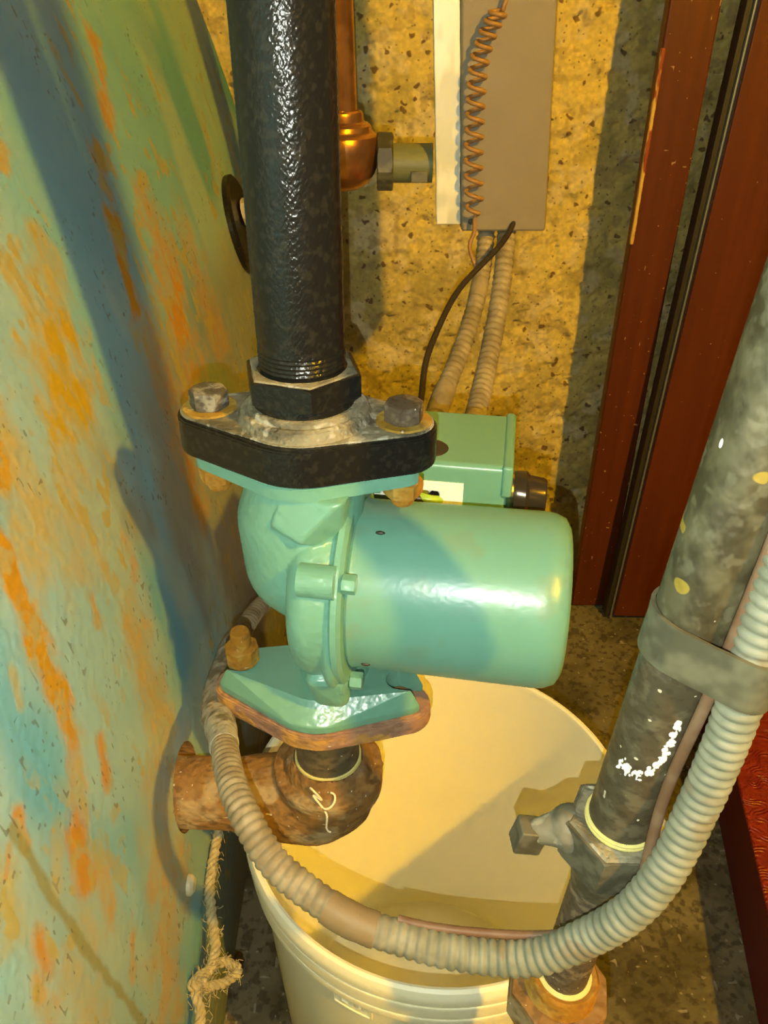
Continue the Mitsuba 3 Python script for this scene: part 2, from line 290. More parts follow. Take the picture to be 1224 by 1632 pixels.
mat('rope_fibre', lambda p, n, uv: mix((0.28, 0.22, 0.10), (0.50, 0.43, 0.25), fbm(p.x * 300, p.y * 300, p.z * 300, 2)), rough=0.95, spec=0.1)
mat('hemp', (0.80, 0.66, 0.42), rough=0.7)
mat('beige', (0.55, 0.48, 0.30), rough=0.5)
mat('bright_tin', (0.80, 0.80, 0.74), rough=0.3, spec=0.6)
mat('chrome', (0.72, 0.70, 0.62), rough=0.18, metal=1.0)
mat('dark_metal', (0.07, 0.055, 0.035), rough=0.2, metal=0.6)
mat('yellow_wire', (0.70, 0.52, 0.03), rough=0.4)
mat('green_wire', (0.28, 0.42, 0.04), rough=0.4)

# ---------------------------------------------------------------- the setting
WALL_Y = 1.236
def wall_mesh():
    x = np.arange(-0.80, 1.401, 0.004); z = np.arange(0.0, 2.301, 0.004)
    X, Z = np.meshgrid(x, z, indexing='ij')
    P = np.stack([X, Z * 0, Z], -1)
    h = 0.010 * (meshkit.fbm(P * 22, 4, 3) - 0.5) + 0.004 * (meshkit.fbm(P * 75, 3, 9) - 0.5)
    pit = np.clip((meshkit.noise(P * 62, 5) - 0.80) / 0.06, 0, 1) + 0.7 * np.clip((meshkit.noise(P * 120, 8) - 0.84) / 0.05, 0, 1)
    h += 0.006 * pit
    seam = 0.833 + 0.012 * (meshkit.fbm(np.stack([X * 9, X * 0, X * 0], -1), 3, 2) - 0.5) + 0.05 * (X - 0.3)
    h += 0.004 * np.exp(-((Z - seam) / 0.005) ** 2)
    V = np.stack([X, WALL_Y + h, Z], -1).reshape(-1, 3)
    a, b = X.shape; I = np.arange(a * b).reshape(a, b)
    f = np.concatenate([np.stack([I[:-1, :-1], I[1:, :-1], I[1:, 1:]], -1).reshape(-1, 3), np.stack([I[:-1, :-1], I[1:, 1:], I[:-1, 1:]], -1).reshape(-1, 3)])
    return trimesh.Trimesh(V, f, process=False)
lab(put('wall_back', wall_mesh(), 'wall_plaster', smooth=True), 'pitted yellowish cement wall behind the pump', kind='structure')

def floor_mesh():
    x = np.arange(-0.8, 1.401, 0.01); y = np.arange(-1.2, 1.291, 0.01)
    X, Y = np.meshgrid(x, y, indexing='ij')
    P = np.stack([X, Y, X * 0], -1)
    V = np.stack([X, Y, 0.006 * (meshkit.fbm(P * 14, 4, 1) - 0.62)], -1).reshape(-1, 3)
    V[:, 2] = np.minimum(V[:, 2], 0)
    a, b = X.shape; I = np.arange(a * b).reshape(a, b)
    f = np.concatenate([np.stack([I[:-1, :-1], I[1:, :-1], I[1:, 1:]], -1).reshape(-1, 3), np.stack([I[:-1, :-1], I[1:, 1:], I[:-1, 1:]], -1).reshape(-1, 3)])
    return trimesh.Trimesh(V, f, process=False)
lab(put('floor', floor_mesh(), 'floor_concrete', smooth=True), 'dirty dark concrete floor', kind='structure')

# ---------------------------------------------------------------- bulb
bulb = 'light_bulb'
gl = lathe([(0, -0.032), (0.012, -0.030), (0.024, -0.022), (0.030, -0.006), (0.030, 0.004), (0.024, 0.020), (0.015, 0.034), (0.0135, 0.044), (0, 0.044)], BULB)
scene[bulb + '__glass'] = {**mikit.ply(gl, 'hemp', smooth=40), 'emitter': {'type': 'area', 'radiance': {'type': 'rgb', 'value': BULB_RADIANCE}}}
put('lamp_socket', lathe([(0, 0.044), (0.016, 0.044), (0.018, 0.05), (0.018, 0.085), (0.010, 0.095), (0, 0.095)], BULB), 'black_cable_look', parent=bulb)
put('cord', sweep([BULB + [0, 0, 0.09], BULB + [0, 0, 0.2], BULB + [0, 0, 0.42]], 0.004), 'black_cable_look', parent=bulb)
lab(bulb, 'lit warm bare bulb hanging on a black cord', 'light bulb')

# ---------------------------------------------------------------- boiler
def boiler_x(z): return -0.137 - (z - 0.35) ** 2 / 3.43
B = 'boiler'
hole = Polygon([(0.374 + 0.0310 * math.cos(a), 0.457 + 0.0315 * math.sin(a)) for a in np.linspace(0, 2 * np.pi, 48, endpoint=False)])
def jacket():
    pl = sbox(-0.4, 0.0, 1.185, 1.35).difference(hole)
    v, f = trimesh.creation.triangulate_polygon(pl, engine='earcut')
    v, f = trimesh.remesh.subdivide_to_size(v if v.shape[1] == 3 else np.c_[v, np.zeros(len(v))], f, 0.03)
    V = np.stack([boiler_x(v[:, 1]), v[:, 0], v[:, 1]], 1)
    m = trimesh.Trimesh(V, f, process=True)
    if m.face_normals[:, 0].mean() < 0: m.invert()
    z = np.linspace(0, 1.35, 30)
    rows = [np.stack([boiler_x(z), z * 0 + 1.185, z], 1)]
    for k in range(1, 7):
        a = math.pi / 2 * k / 6
        rows.append(np.stack([boiler_x(z) - 0.012 * (1 - math.cos(a)), z * 0 + 1.185 + 0.012 * math.sin(a), z], 1))
    rows.append(np.stack([z * 0 - 0.75, z * 0 + 1.197, z], 1))
    rows.append(np.stack([z * 0 - 0.75, z * 0 - 0.4, z], 1))
    R = np.array(rows); n, k = R.shape[:2]; I = np.arange(n * k).reshape(n, k)
    g = np.concatenate([np.stack([I[:-1, :-1], I[1:, :-1], I[1:, 1:]], -1).reshape(-1, 3), np.stack([I[:-1, :-1], I[1:, 1:], I[:-1, 1:]], -1).reshape(-1, 3)])
    return cat(m, trimesh.Trimesh(R.reshape(-1, 3), g, process=False))
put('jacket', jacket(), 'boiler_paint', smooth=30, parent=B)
hc = np.asarray(hole.exterior.coords)[:-1]
ring = np.stack([boiler_x(hc[:, 1]), hc[:, 0], hc[:, 1]], 1)
inner = ring - [0.05, 0, 0]
i = np.arange(len(ring)); j = (i + 1) % len(ring); n = len(ring)
V = np.vstack([ring, inner, inner.mean(0, keepdims=True)])
lab(put('pipe_opening', trimesh.Trimesh(V, np.vstack([np.stack([i, j, n + j], 1), np.stack([i, n + j, n + i], 1), np.stack([n + i, n + j, i * 0 + 2 * n], 1)]), process=False), 'rust_brown', parent=B), 'round hole in the boiler jacket around the rusty pipe')
pc = np.array([boiler_x(0.70), 0.985, 0.700]); ax = np.array([1.0, 0, 2 * (0.70 - 0.35) / 3.43])
ax /= np.linalg.norm(ax)
port = put('port_cover', lathe([(0, 0), (0.056, 0), (0.056, 0.005), (0.052, 0.008), (0.026, 0.008), (0, 0.008)], pc, ax), 'black_iron', parent=B)
lab(port, 'black round port cover on the boiler side')
put('plug', hexprism(0.017, 0.016, pc + ax * 0.008 + [0, 0, 0.012], ax, spin=10), 'beige', parent=port)
put('nut', hexprism(0.009, 0.008, pc + ax * 0.008 + [0, 0.004, -0.026], ax), 'rust_head', parent=port)
sc_ = np.array([boiler_x(0.403), 0.333, 0.403])
lab(put('screw', lathe([(0, 0), (0.0075, 0), (0.0072, 0.0025), (0.005, 0.0045), (0, 0.005)], sc_, (1, 0, 0), 24), 'beige', parent=B), 'small beige round screw head')
lab(B, 'big blue-green boiler with orange rust stains on its side', 'boiler')

# ---------------------------------------------------------------- red boards by the wall, red box on the floor
P_ = 'wood_post'
put('board', rbox((0.3395, 1.13, 0.0), (0.402, 1.152, 1.25), 0.003), 'red_wood', parent=P_)
edge = roughen(rbox((0.3385, 1.1285, 0.64), (0.3435, 1.134, 0.875), 0.0015).refine_to_length(0.006), 0.0012, 60, 3)
lab(put('scraped_edge', edge, 'scraped_wood', parent=P_), 'paint scraped off along the front edge, bare yellow wood')
lab(P_, 'narrow dark red wooden post leaning flat on the wall, left of the wide red panel', 'wooden post')
P_ = 'wide_board'
def lean(m):
    m = tm(m).copy(); t = math.radians(1.7); x, z = m.vertices[:, 0] - 0.4, m.vertices[:, 2].copy()
    m.vertices[:, 0] = 0.4 + x * math.cos(t) + z * math.sin(t); m.vertices[:, 2] = z * math.cos(t) - x * math.sin(t) + 0.0
    return m
put('board', lean(rbox((0.4015, 1.082, 0.016), (0.86, 1.118, 1.25), 0.002)), 'red_wood', parent=P_)
put('dark_edge', lean(rbox((0.3905, 1.095, 0.004), (0.3985, 1.117, 1.25), 0.001)), 'dark_strip', parent=P_)
put('metal_edge', lean(rbox((0.3980, 1.090, 0.004), (0.4018, 1.119, 1.25), 0.001)), 'metal_strip', parent=P_)
lab(P_, 'wide red-brown wooden board with a thin metal edge, standing before the wall', 'wooden panel')
P_ = 'red_box'
def slanted(lo_z, hi_z, d):
    poly = Polygon([(0.365 + d, 0.22 + d), (0.4633 + d, 0.765 - d), (0.4633 + 0.035 + d, 0.96 - d), (0.95, 0.96 - d), (0.95, 0.22 + d)])
    return extrude(poly, lo_z, hi_z, 0.002)
put('side', slanted(0.0, 0.095, 0.0), 'red_plain', parent=P_)
put('lid', slanted(0.095, 0.101, -0.001), 'red_embossed', parent=P_)
lab(P_, 'low red box with an embossed lid on the floor beside the right pipe', 'box')

# ---------------------------------------------------------------- bucket
BK = 'bucket'; bc = np.array([0.0442, 0.4260, 0.0])
prof = [(0, 0.004), (0.128, 0.004), (0.131, 0.008), (0.141, 0.25), (0.1430, 0.325), (0.1495, 0.326), (0.1500, 0.3275), (0.1500, 0.3320), (0.1495, 0.3330), (0.1450, 0.3335), (0.1450, 0.3365),
        (0.1505, 0.337), (0.151, 0.3385), (0.151, 0.3480), (0.1505, 0.3495), (0.1460, 0.3500), (0.1460, 0.3530), (0.1500, 0.3535), (0.1520, 0.355), (0.1524, 0.360), (0.1518, 0.364), (0.1500, 0.3675), (0.1475, 0.3685),
        (0.1455, 0.3675), (0.1445, 0.364), (0.1435, 0.34), (0.1385, 0.25), (0.1285, 0.012), (0.125, 0.0095), (0.098, 0.009), (0.094, 0.0115), (0.020, 0.0115), (0.018, 0.0095), (0, 0.0095)]
prof = [(r * 1.037, z * 1.034) for r, z in prof]
put('body', lathe(prof, bc, n=160), 'bucket_plastic', smooth=40, parent=BK)
# raised badge below the ribs, facing the camera's lower left
def on_side(m2, ang, z0, r):
    v = m2.vertices.copy(); th = ang + v[:, 0] / r
    m2.vertices = np.stack([bc[0] + (r + v[:, 2]) * np.cos(th), bc[1] + (r + v[:, 2]) * np.sin(th), z0 + v[:, 1]], 1)
    return m2
ANG = math.radians(-117)
fr = extrude(sbox(-0.016, -0.0115, 0.016, 0.0115).difference(sbox(-0.0145, -0.010, 0.0145, 0.010)), 0, 0.0012).refine_to_length(0.003)
bd = put('badge', on_side(tm(fr), ANG, 0.3225, 0.1480), 'bucket_plastic', parent=BK)
lab(bd, 'raised badge frame moulded into the side')
for k, ch in enumerate('LM'):
    t = meshkit.text_mesh(ch, 0.011, 0.0013); t.apply_translation([-0.011 + 0.011 * k, -0.0055, 0])
    put('letter', on_side(t, ANG, 0.3225, 0.1480), 'bucket_plastic', parent=bd)
lab(BK, 'open white plastic pail under the green pump', 'bucket')

# ---------------------------------------------------------------- pump, in its own frame: x along the motor, y away from the camera
TH = math.radians(9.0); O = np.array([-0.040, 0.370, 0.0])
RM = np.array([[math.cos(TH), math.sin(TH), 0], [-math.sin(TH), math.cos(TH), 0], [0, 0, 1]])
def L(m):
    m = tm(m).copy(); m.vertices = m.vertices @ RM.T + O
    return m
def LP(*p): return RM @ np.array(p, float) + O
EX = RM @ np.array([1.0, 0, 0])

def flange_outline(rc, re, d, ex=1.0):
    pts = [(rc * math.cos(a), rc * math.sin(a)) for a in np.linspace(0, 2 * np.pi, 60, endpoint=False)]
    for s in (-1, 1): pts += [(s * d + re * math.cos(a), re * math.sin(a)) for a in np.linspace(0, 2 * np.pi, 36, endpoint=False)]
    return MultiPoint(pts).convex_hull

PU = 'circulator_pump'
MZ = 0.647
cast = bone((0, 0, 0.716), (-0.006, 0, 0.688), 0.031, 0.0345) + bone((-0.006, 0, 0.688), (-0.003, 0.0, 0.662), 0.0345, 0.036) + bone((-0.003, 0, 0.662), (0.010, 0, 0.650), 0.036, 0.034)
tor = (m3.CrossSection.circle(0.0130, 24) + m3.CrossSection.circle(0.0120, 24).translate([0.0, 0.006])).hull().translate([0.0425, 0]).revolve(64).rotate([0, 90, 0]).translate([0.0075, 0, MZ])
disc = m3.Manifold.cylinder(0.016, 0.046, 0.046, 48).rotate([0, 90, 0]).translate([0.006, 0, MZ])
neck = bone((0.009, 0.010, 0.616), (0.008, 0.006, 0.570), 0.022, 0.022)
wedge = m3.Manifold.batch_hull([m3.Manifold.sphere(r, 12).translate(list(q)) for q, r in (((-0.009, -0.0315, 0.704), 0.004), ((0.004, -0.0365, 0.700), 0.004), ((0.022, -0.031, 0.720), 0.004), ((-0.002, -0.024, 0.724), 0.004), ((0.022, -0.010, 0.72), 0.006), ((0.016, -0.018, 0.69), 0.006))])
web = m3.Manifold.batch_hull([m3.Manifold.sphere(r, 12).translate(list(q)) for q, r in (((0.008, -0.040, 0.606), 0.006), ((0.020, -0.038, 0.606), 0.006), ((0.010, -0.034, 0.588), 0.006), ((0.020, -0.034, 0.588), 0.006), ((0.012, -0.01, 0.60), 0.012))])
lens = m3.Manifold.sphere(1.0, 24).scale([0.0065, 0.012, 0.030]).translate([0.0190, -0.0440, 0.636])
cut = m3.Manifold.cube([0.4, 0.4, 0.2], True).translate([0, 0, 0.720 + 0.1]) + m3.Manifold.cube([0.4, 0.4, 0.2], True).translate([0, 0, 0.566 - 0.1])
body = (cast + tor + disc + neck + wedge + web) - cut
body = body + lens
put('volute', L(soften(body, 0.0024, 14)), 'pump_paint', smooth=50, parent=PU)
# upper and lower flange of the casing
ufm = extrude(flange_outline(0.0352, 0.0125, 0.0490), 0.7185, 0.7282, 0.002)
for s_ in (-1, 1): ufm = ufm - m3.Manifold.cylinder(0.05, 0.0068, 0.0068, 24).translate([s_ * 0.0515, 0, 0.70]) - m3.Manifold.cube([0.03, 0.0136, 0.05], True).translate([s_ * 0.0665, 0, 0.72])
put('upper_flange', L(ufm), 'pump_paint', parent=PU)
low = flange_outline(0.0375, 0.0145, 0.0525)
slots = [Polygon(list(Point(s * 0.0505, 0.0).buffer(0.0088).union(sbox(min(s * 0.0505, s * 0.08), -0.0088, max(s * 0.0505, s * 0.08), 0.0088)).exterior.coords)) for s in (-1, 1)]
lowm = m3.Manifold.batch_hull([extrude(low, 0.556, 0.5635, 0.002), extrude(flange_outline(0.026, 0.0105, 0.0525), 0.572, 0.5735)])
for s in slots: lowm = lowm - extrude(s, 0.54, 0.60)
put('lower_flange', L(lowm), 'pump_paint', parent=PU)
# plate between casing and motor, with bosses and cap screws
put('clamp_plate', L(lathe([(0, 0.0200), (0.0560, 0.0200), (0.0585, 0.0215), (0.0585, 0.0245), (0.0560, 0.0265), (0, 0.0265)], (0, 0, MZ), (1, 0, 0), 72)), 'pump_paint', parent=PU)
for a in (36, 126, 216, 306):
    y, z = -0.0600 * math.cos(math.radians(a)), MZ + 0.0600 * math.sin(math.radians(a))
    put('boss', L(roughen(m3.Manifold.cylinder(0.0190, 0.0088, 0.0088, 28).rotate([0, 90, 0]).translate([0.0042, y * 0.95, MZ + (z - MZ) * 0.95]).refine_to_length(0.003), 0.0003, 200)), 'pump_paint', parent=PU)
    put('cap_screw', L(hexprism(0.0052, 0.0070, (0.0265, y * 0.94, MZ + (z - MZ) * 0.94), (1, 0, 0))), 'pump_paint', parent=PU)
put('motor_housing', L(lathe([(0, 0.0265), (0.0478, 0.0265), (0.0488, 0.028), (0.0481, 0.030), (0.0481, 0.034), (0.0490, 0.127), (0.0485, 0.133), (0.0462, 0.1385), (0.0422, 0.1412), (0.034, 0.1418), (0, 0.1418)], (0, 0, MZ), (1, 0, 0), 128)), 'motor_paint', smooth=40, parent=PU)
for a, x in ((71, 0.041), (-29, 0.037)):
    y, z = -0.0482 * math.cos(math.radians(a)), MZ + 0.0482 * math.sin(math.radians(a))
    h = m3.Manifold.sphere(1, 16).scale([0.0026, 0.0012, 0.0011]).rotate([a, 0, 0]).translate([x, y, z])
    lab(put('weep_hole', L(h), 'black_cable_look', parent=PU), 'small dark hole in the motor housing')
# terminal box behind the motor
TB = PU + '__terminal_box'
bx0, bx1, by0, by1, bz0, bz1 = 0.012, 0.106, 0.054, 0.126, 0.630, 0.698
shell = rbox((bx0, by0, bz0), (bx1, by1, bz1), 0.004) - rbox((bx0 + .002, by0 + .002, bz0 + .002), (bx1 - .002, by1 - .002, bz1 - .002), 0.003)
win = m3.Manifold.cube([0.064, 0.02, 0.024]).translate([0.016, by0 - 0.01, 0.6615])
scene[TB + '__cover'] = mikit.ply(L(shell - win), 'box_paint', smooth=30)
put('back_plate', L(m3.Manifold.cube([0.08, 0.002, 0.05]).translate([0.015, by0 + 0.018, 0.640])), 'bright_tin', parent=TB)
put('window_frame', L(m3.Manifold.cube([0.064, 0.0012, 0.024]).translate([0.016, by0 - 0.0006, 0.6615]) - m3.Manifold.cube([0.045, 0.01, 0.0105]).translate([0.021, by0 - 0.005, 0.6685])), 'bright_tin', parent=TB)
for k, (mm, x0) in enumerate((('yellow_wire', 0.042), ('black_cable_look', 0.048), ('green_wire', 0.054))):
    pts, _ = spline([(x0 - 0.006, by0 + 0.008, 0.672), (x0, by0 - 0.001, 0.6745), (x0 + 0.008, by0 - 0.002, 0.6735), (x0 + 0.014, by0 + 0.008, 0.671)], 24)
    put('wire', L(sweep(pts, 0.0028, 12)), mm, parent=TB)
    lab(TB + '__wire' + ('' if k == 0 else '_%03d' % k), ('yellow', 'black', 'green')[k] + ' wire in the box window')
put('lid_lip', L(rbox((bx1 - 0.004, by0 - 0.0015, bz1 - 0.020), (bx1 + 0.0025, by1 + 0.001, bz1 + 0.001), 0.002)), 'box_paint', parent=TB)
put('locknut', L(lathe([(0, 0), (0.0125, 0), (0.0135, 0.002), (0.0125, 0.005), (0, 0.005)], (bx1, by0 + 0.012, 0.6745), (1, 0, 0), 32)), 'chrome', parent=TB)
lab(put('connector', L(lathe([(0, 0.004), (0.0135, 0.004), (0.0140, 0.006), (0.0140, 0.011), (0.0118, 0.013), (0.0105, 0.022), (0.0095, 0.0235), (0, 0.0235)], (bx1, by0 + 0.012, 0.6745), (1, 0, 0), 36)), 'dark_metal', parent=TB), 'dark shiny cable connector')
lab(put('knockout', L(lathe([(0, 0), (0.0115, 0), (0.0105, 0.0008), (0, 0.0008)], (0.0575, by0 + 0.018, bz1 - 0.0002))), 'black_cable_look', parent=TB), 'dark round knockout on top of the box')
lab(TB, 'green terminal box with a lit slot of wires')
lab(PU, 'blue-green painted circulator pump with its round motor housing, in the middle', 'pump')

# ---------------------------------------------------------------- upper flange, hex union and black pipe
UF = 'upper_pipe_flange'
fo = flange_outline(0.0380, 0.0168, 0.0505)
put('flange_plate', L(extrude(fo, 0.7284, 0.7500, 0.0024)), 'black_iron', parent=UF)
dust_top = extrude(flange_outline(0.0352, 0.0152, 0.0505), 0.7490, 0.7507, 0.0003)
for s in (-1, 1): dust_top = dust_top - m3.Manifold.cylinder(0.05, 0.0138, 0.0138, 40).translate([s * 0.0505, 0, 0.72])
lab(put('dust_layer', L(roughen(dust_top.refine_to_length(0.004), 0.0002, 150)), 'dusty_iron', parent=UF), 'grey dust lying on the flange', kind='stuff')
put('hub', L(lathe([(0, 0.7500), (0.0352, 0.7500), (0.0340, 0.7512), (0.0328, 0.7535), (0.0322, 0.7555), (0.0305, 0.7566), (0.0290, 0.7566), (0.0283, 0.7585), (0.0270, 0.7595), (0, 0.7595)], n=72)), 'dusty_iron', parent=UF)
for s in (-1, 1):
    bk = put('flange_bolt', L(hexprism(0.0102, 0.0100, (s * 0.0505, 0, 0.7515), spin=17 + 8 * s, ch=0.2)), 'grey_head' if s < 0 else 'rust_head', parent=UF)
    lab(bk, 'bolt head coated with grey dust' if s < 0 else 'dark rusty bolt head')
    put('washer', L(roughen(m3.Manifold.cylinder(0.0024, 0.0142, 0.0138, 40).translate([s * 0.0505, 0, 0.7495]).refine_to_length(0.003), 0.0003, 250)), 'rust_washer', parent=bk)
    put('nut', L(hexprism(0.0106, 0.0095, (s * 0.0505, 0, 0.7085), spin=10, ch=0.2)), 'rust_orange', parent=bk)
    put('shank', L(lathe([(0, 0.7030), (0.0055, 0.7030), (0.0063, 0.7045), (0.0063, 0.7518), (0, 0.7518)], (s * 0.0505, 0, 0), n=24)), 'rust_orange', parent=bk)
lab(UF, 'black two-bolt iron flange bolted on top of the green pump', 'pipe flange')
BP = 'black_pipe'
zz = [0.760]; rr = []
th = []
for k in range(5): th += [(0.0208, 0.7780 + k * 0.0022), (0.0213, 0.7791 + k * 0.0022)]
put('pipe', lathe([(0, 0.765), (0.0205, 0.765), (0.0205, 0.777)] + th + [(0.0209, 0.7905), (0.0212, 0.792), (0.0212, 1.35), (0, 1.35)], O, n=72), 'black_iron', parent=BP)
hx = put('hex_collar', L(hexprism(0.0305, 0.0125, (0, 0, 0.7640), spin=-9, ch=0.06)), 'black_iron', parent=BP)
put('collar', L(lathe([(0, 0.7560), (0.0235, 0.7560), (0.0255, 0.7575), (0.0258, 0.7610), (0.0252, 0.7645), (0, 0.7645)], n=64)), 'black_iron', parent=BP)
dt = m3.Manifold.cylinder(0.0012, 0.0290, 0.0280, 6).rotate([0, 0, -9]).translate([0, 0, 0.7761]) - m3.Manifold.cylinder(0.1, 0.0222, 0.0222, 40).translate([0, 0, 0.74])
lab(put('dust_ring', L(roughen(dt.refine_to_length(0.003), 0.0004, 200)), 'dusty_iron', parent=BP), 'grey dust on top of the hex collar', kind='stuff')
lab(BP, 'thick black iron pipe rising straight up from the pump flange', 'pipe')

# ---------------------------------------------------------------- lower flange, nipple, elbow into the boiler
LF = 'lower_pipe_flange'
lp = extrude(flange_outline(0.0375, 0.0165, 0.0535), 0.5405, 0.5555, 0.003) - m3.Manifold.cylinder(0.1, 0.0062, 0.0062, 24).translate([0.0505, 0, 0.5])
put('flange_plate', L(roughen(lp.refine_to_length(0.003), 0.0007, 90, 2)), 'rust_purple', parent=LF)
bk = put('flange_bolt', L(lathe([(0, 0.53), (0.0063, 0.53), (0.0063, 0.5960), (0.0056, 0.5980), (0, 0.5980)], (-0.0505, 0.001, 0), n=24)), 'rust_orange', parent=LF)
put('nut', L(hexprism(0.0108, 0.0130, (-0.0505, 0.001, 0.5735), n=8, spin=5, ch=0.2)), 'rust_orange', parent=bk)
bk = put('flange_bolt', L(lathe([(0, 0.53), (0.0063, 0.53), (0.0063, 0.5600), (0, 0.5600)], (0.0505, 0.001, 0), n=24)), 'rust_brown', parent=LF)
put('bolt_head', L(hexprism(0.0106, 0.0080, (0.0505, 0.001, 0.5325), spin=5, ch=0.2)), 'rust_brown', parent=bk)
lab(LF, 'rusty two-bolt flange under the green pump', 'pipe flange')
NI = 'pipe_nipple'
put('pipe', lathe([(0, 0.470), (0.0212, 0.470), (0.0212, 0.541), (0, 0.541)], O + [0.002, 0, 0], n=56), 'nipple_iron', parent=NI)
for k in range(4):
    put('thread', lathe([(0.0212, 0), (0.0226, 0.0006), (0.0226, 0.0015), (0.0212, 0.002)], O + [0.002, 0, 0.4882 + 0.0022 * k], n=56), 'thread_tape', parent=NI)
lab(NI, 'short dark pipe between the rusty flange and the rusty elbow', 'pipe')
EL = 'pipe_elbow'
ec = O + [0.002, 0, 0]
e = m3.Manifold.cylinder(0.020, 0.0365, 0.0375, 56).translate([ec[0], ec[1], 0.4660])
pts = [(ec[0], ec[1], 0.472), (ec[0] - 0.002, ec[1], 0.461), (ec[0] - 0.012, ec[1], 0.4535), (ec[0] - 0.030, ec[1], 0.4525), (ec[0] - 0.058, ec[1], 0.4540)]
for a, b, ra, rb in zip(pts[:-1], pts[1:], (0.034, 0.0345, 0.034, 0.031), (0.0345, 0.034, 0.031, 0.027)): e = e + bone(a, b, ra, rb)
e = e - m3.Manifold.cylinder(0.06, 0.0232, 0.0232, 48).translate([ec[0], ec[1], 0.474])
em = roughen(soften(e, 0.0035, 6), 0.0013, 70, 4)
put('body', em, 'rust_brown', smooth=60, parent=EL)
st, _ = spline([(ec[0] - 0.050, ec[1], 0.4535), (-0.11, ec[1], 0.4555), (-0.135, ec[1], 0.4565), (-0.175, ec[1], 0.457)], 40)
lab(put('stub', roughen(sweep(st, 0.0250, 36), 0.0010, 110, 6), 'rust_brown', smooth=60, parent=EL), 'rusty pipe stub going into the boiler')
lab(EL, 'rusty cast elbow turning from under the pump into the boiler', 'pipe elbow')
hs, _ = spline([(ec[0] - 0.010, ec[1] - 0.024, 0.4905), (ec[0] - 0.006, ec[1] - 0.030, 0.4935), (ec[0] - 0.003, ec[1] - 0.030, 0.487), (ec[0] - 0.008, ec[1] - 0.029, 0.4905), (ec[0] - 0.002, ec[1] - 0.034, 0.4845), (ec[0] + 0.001, ec[1] - 0.0375, 0.480), (ec[0] + 0.0005, ec[1] - 0.039, 0.470), (ec[0] + 0.003, ec[1] - 0.039, 0.466)], 70)
h2, _ = spline([(ec[0] - 0.001, ec[1] - 0.035, 0.4845), (ec[0] + 0.005, ec[1] - 0.033, 0.4865), (ec[0] + 0.006, ec[1] - 0.029, 0.4895), (ec[0] + 0.003, ec[1] - 0.028, 0.4915)], 30)
hs += [0, -0.0012, 0.0012]; h2 += [0, -0.0012, 0.0012]
lab(put('hemp_strand', cat(sweep(hs, 0.0007, 8), sweep(h2, 0.0007, 8)), 'hemp'), 'pale curled fibre strand on the rim of the rusty elbow', 'fibre strand')

# ---------------------------------------------------------------- right-hand pipe with valve and union
RA, RB = np.array([0.0924, 0.2201, 0.4924]), np.array([0.1172, 0.2201, 0.8359])
RD = (RB - RA) / np.linalg.norm(RB - RA)
def on_r(z): return RA + RD * (z - RA[2]) / RD[2]
RP = 'standing_pipe'
put('pipe', lathe([(0, 0), (0.0140, 0), (0.0140, 0.105), (0, 0.105)], on_r(0.6234), RD, 56), 'pipe_lower', parent=RP)
put('upper_pipe', lathe([(0, 0), (0.0143, 0), (0.0143, 0.62), (0, 0.62)], on_r(0.7267), RD, 56), 'old_pipe', parent=RP)
cr = []
for k in range(90):
    u = rng.uniform(0, 1)
    a = math.radians(-150 + 62 * min(1, u * 1.6)) + rng.normal(0, 0.05); z = (0.6745 if u < 0.4 else 0.6745 + 0.032 * (u - 0.4) / 0.6) + rng.normal(0, 0.0018)
    q = on_r(z) + 0.0141 * np.array([math.cos(a), math.sin(a), 0])
    cr.append(roughen(m3.Manifold.sphere(1, 8).scale([rng.uniform(.0004, .0014), .0006, rng.uniform(.0005, .0016)]).translate(q.tolist()), 0.0003, 300))
lab(put('white_crust', cat(*cr), 'white_crust_look', parent=RP), 'flaky white mineral crust', kind='stuff')
for k in range(3):
    put('thread', lathe([(0.0140, 0), (0.0153, 0.0005), (0.0153, 0.0012), (0.0140, 0.0017)], on_r(0.6268 + 0.0018 * k), RD, 48), 'thread_tape', parent=RP)
lab(RP, 'stained grey pipe standing at the right above the valve', 'pipe')
VA = 'valve'
put('body', lathe([(0, 0), (0.0125, 0), (0.0140, 0.008), (0.0176, 0.0185), (0.0189, 0.0235), (0, 0.0235)], on_r(0.5848), RD, 40), 'valve_face', parent=VA)
put('hex_collar', hexprism(0.0236, 0.0205, on_r(0.6070), RD, spin=2, ch=0.06), 'valve_face', parent=VA)
dr_ = roughen(m3.Manifold.cylinder(0.0014, 0.0224, 0.0212, 6).rotate([0, 0, 2]).refine_to_length(0.003), 0.0003, 200)
dr_.vertices = dr_.vertices @ frame(RD).T + on_r(0.6272)
lab(put('dust_layer', dr_, 'dusty_iron', parent=VA), 'grey dust on top of the hex', kind='stuff')
c1, c2 = on_r(0.6085), on_r(0.6155) + [-0.0185, 0.0034, 0.0040]
c3 = on_r(0.6140) + [-0.0320, 0.005, 0.0012]
put('side_arm', soften(bone(c1, c2, 0.0126, 0.0105) + bone(c2, c3, 0.0092, 0.0055), 0.0025, 6), 'valve_body', parent=VA)
blk = rbox((-0.0063, -0.0055, -0.0071), (0.0063, 0.0055, 0.0071), 0.001).rotate([0, 14, 4]).translate((on_r(0.6120) + [-0.0360, 0.005, 0.0]).tolist())
lab(put('square_head', blk, 'valve_face', parent=VA), 'dark square key head')
put('packing_nut', hexprism(0.0084, 0.0084, on_r(0.5915) + [0.005, -0.0165, -0.0034], (0.25, -1, 0.1)), 'valve_face', parent=VA)
lab(VA, 'dusty grey shut-off valve with a square key head over the bucket edge', 'valve')
LPI = 'lower_pipe'
put('pipe', lathe([(0, 0), (0.0119, 0), (0.0119, 0.102), (0, 0.102)], on_r(0.4848), RD, 44), 'rust_head', parent=LPI)
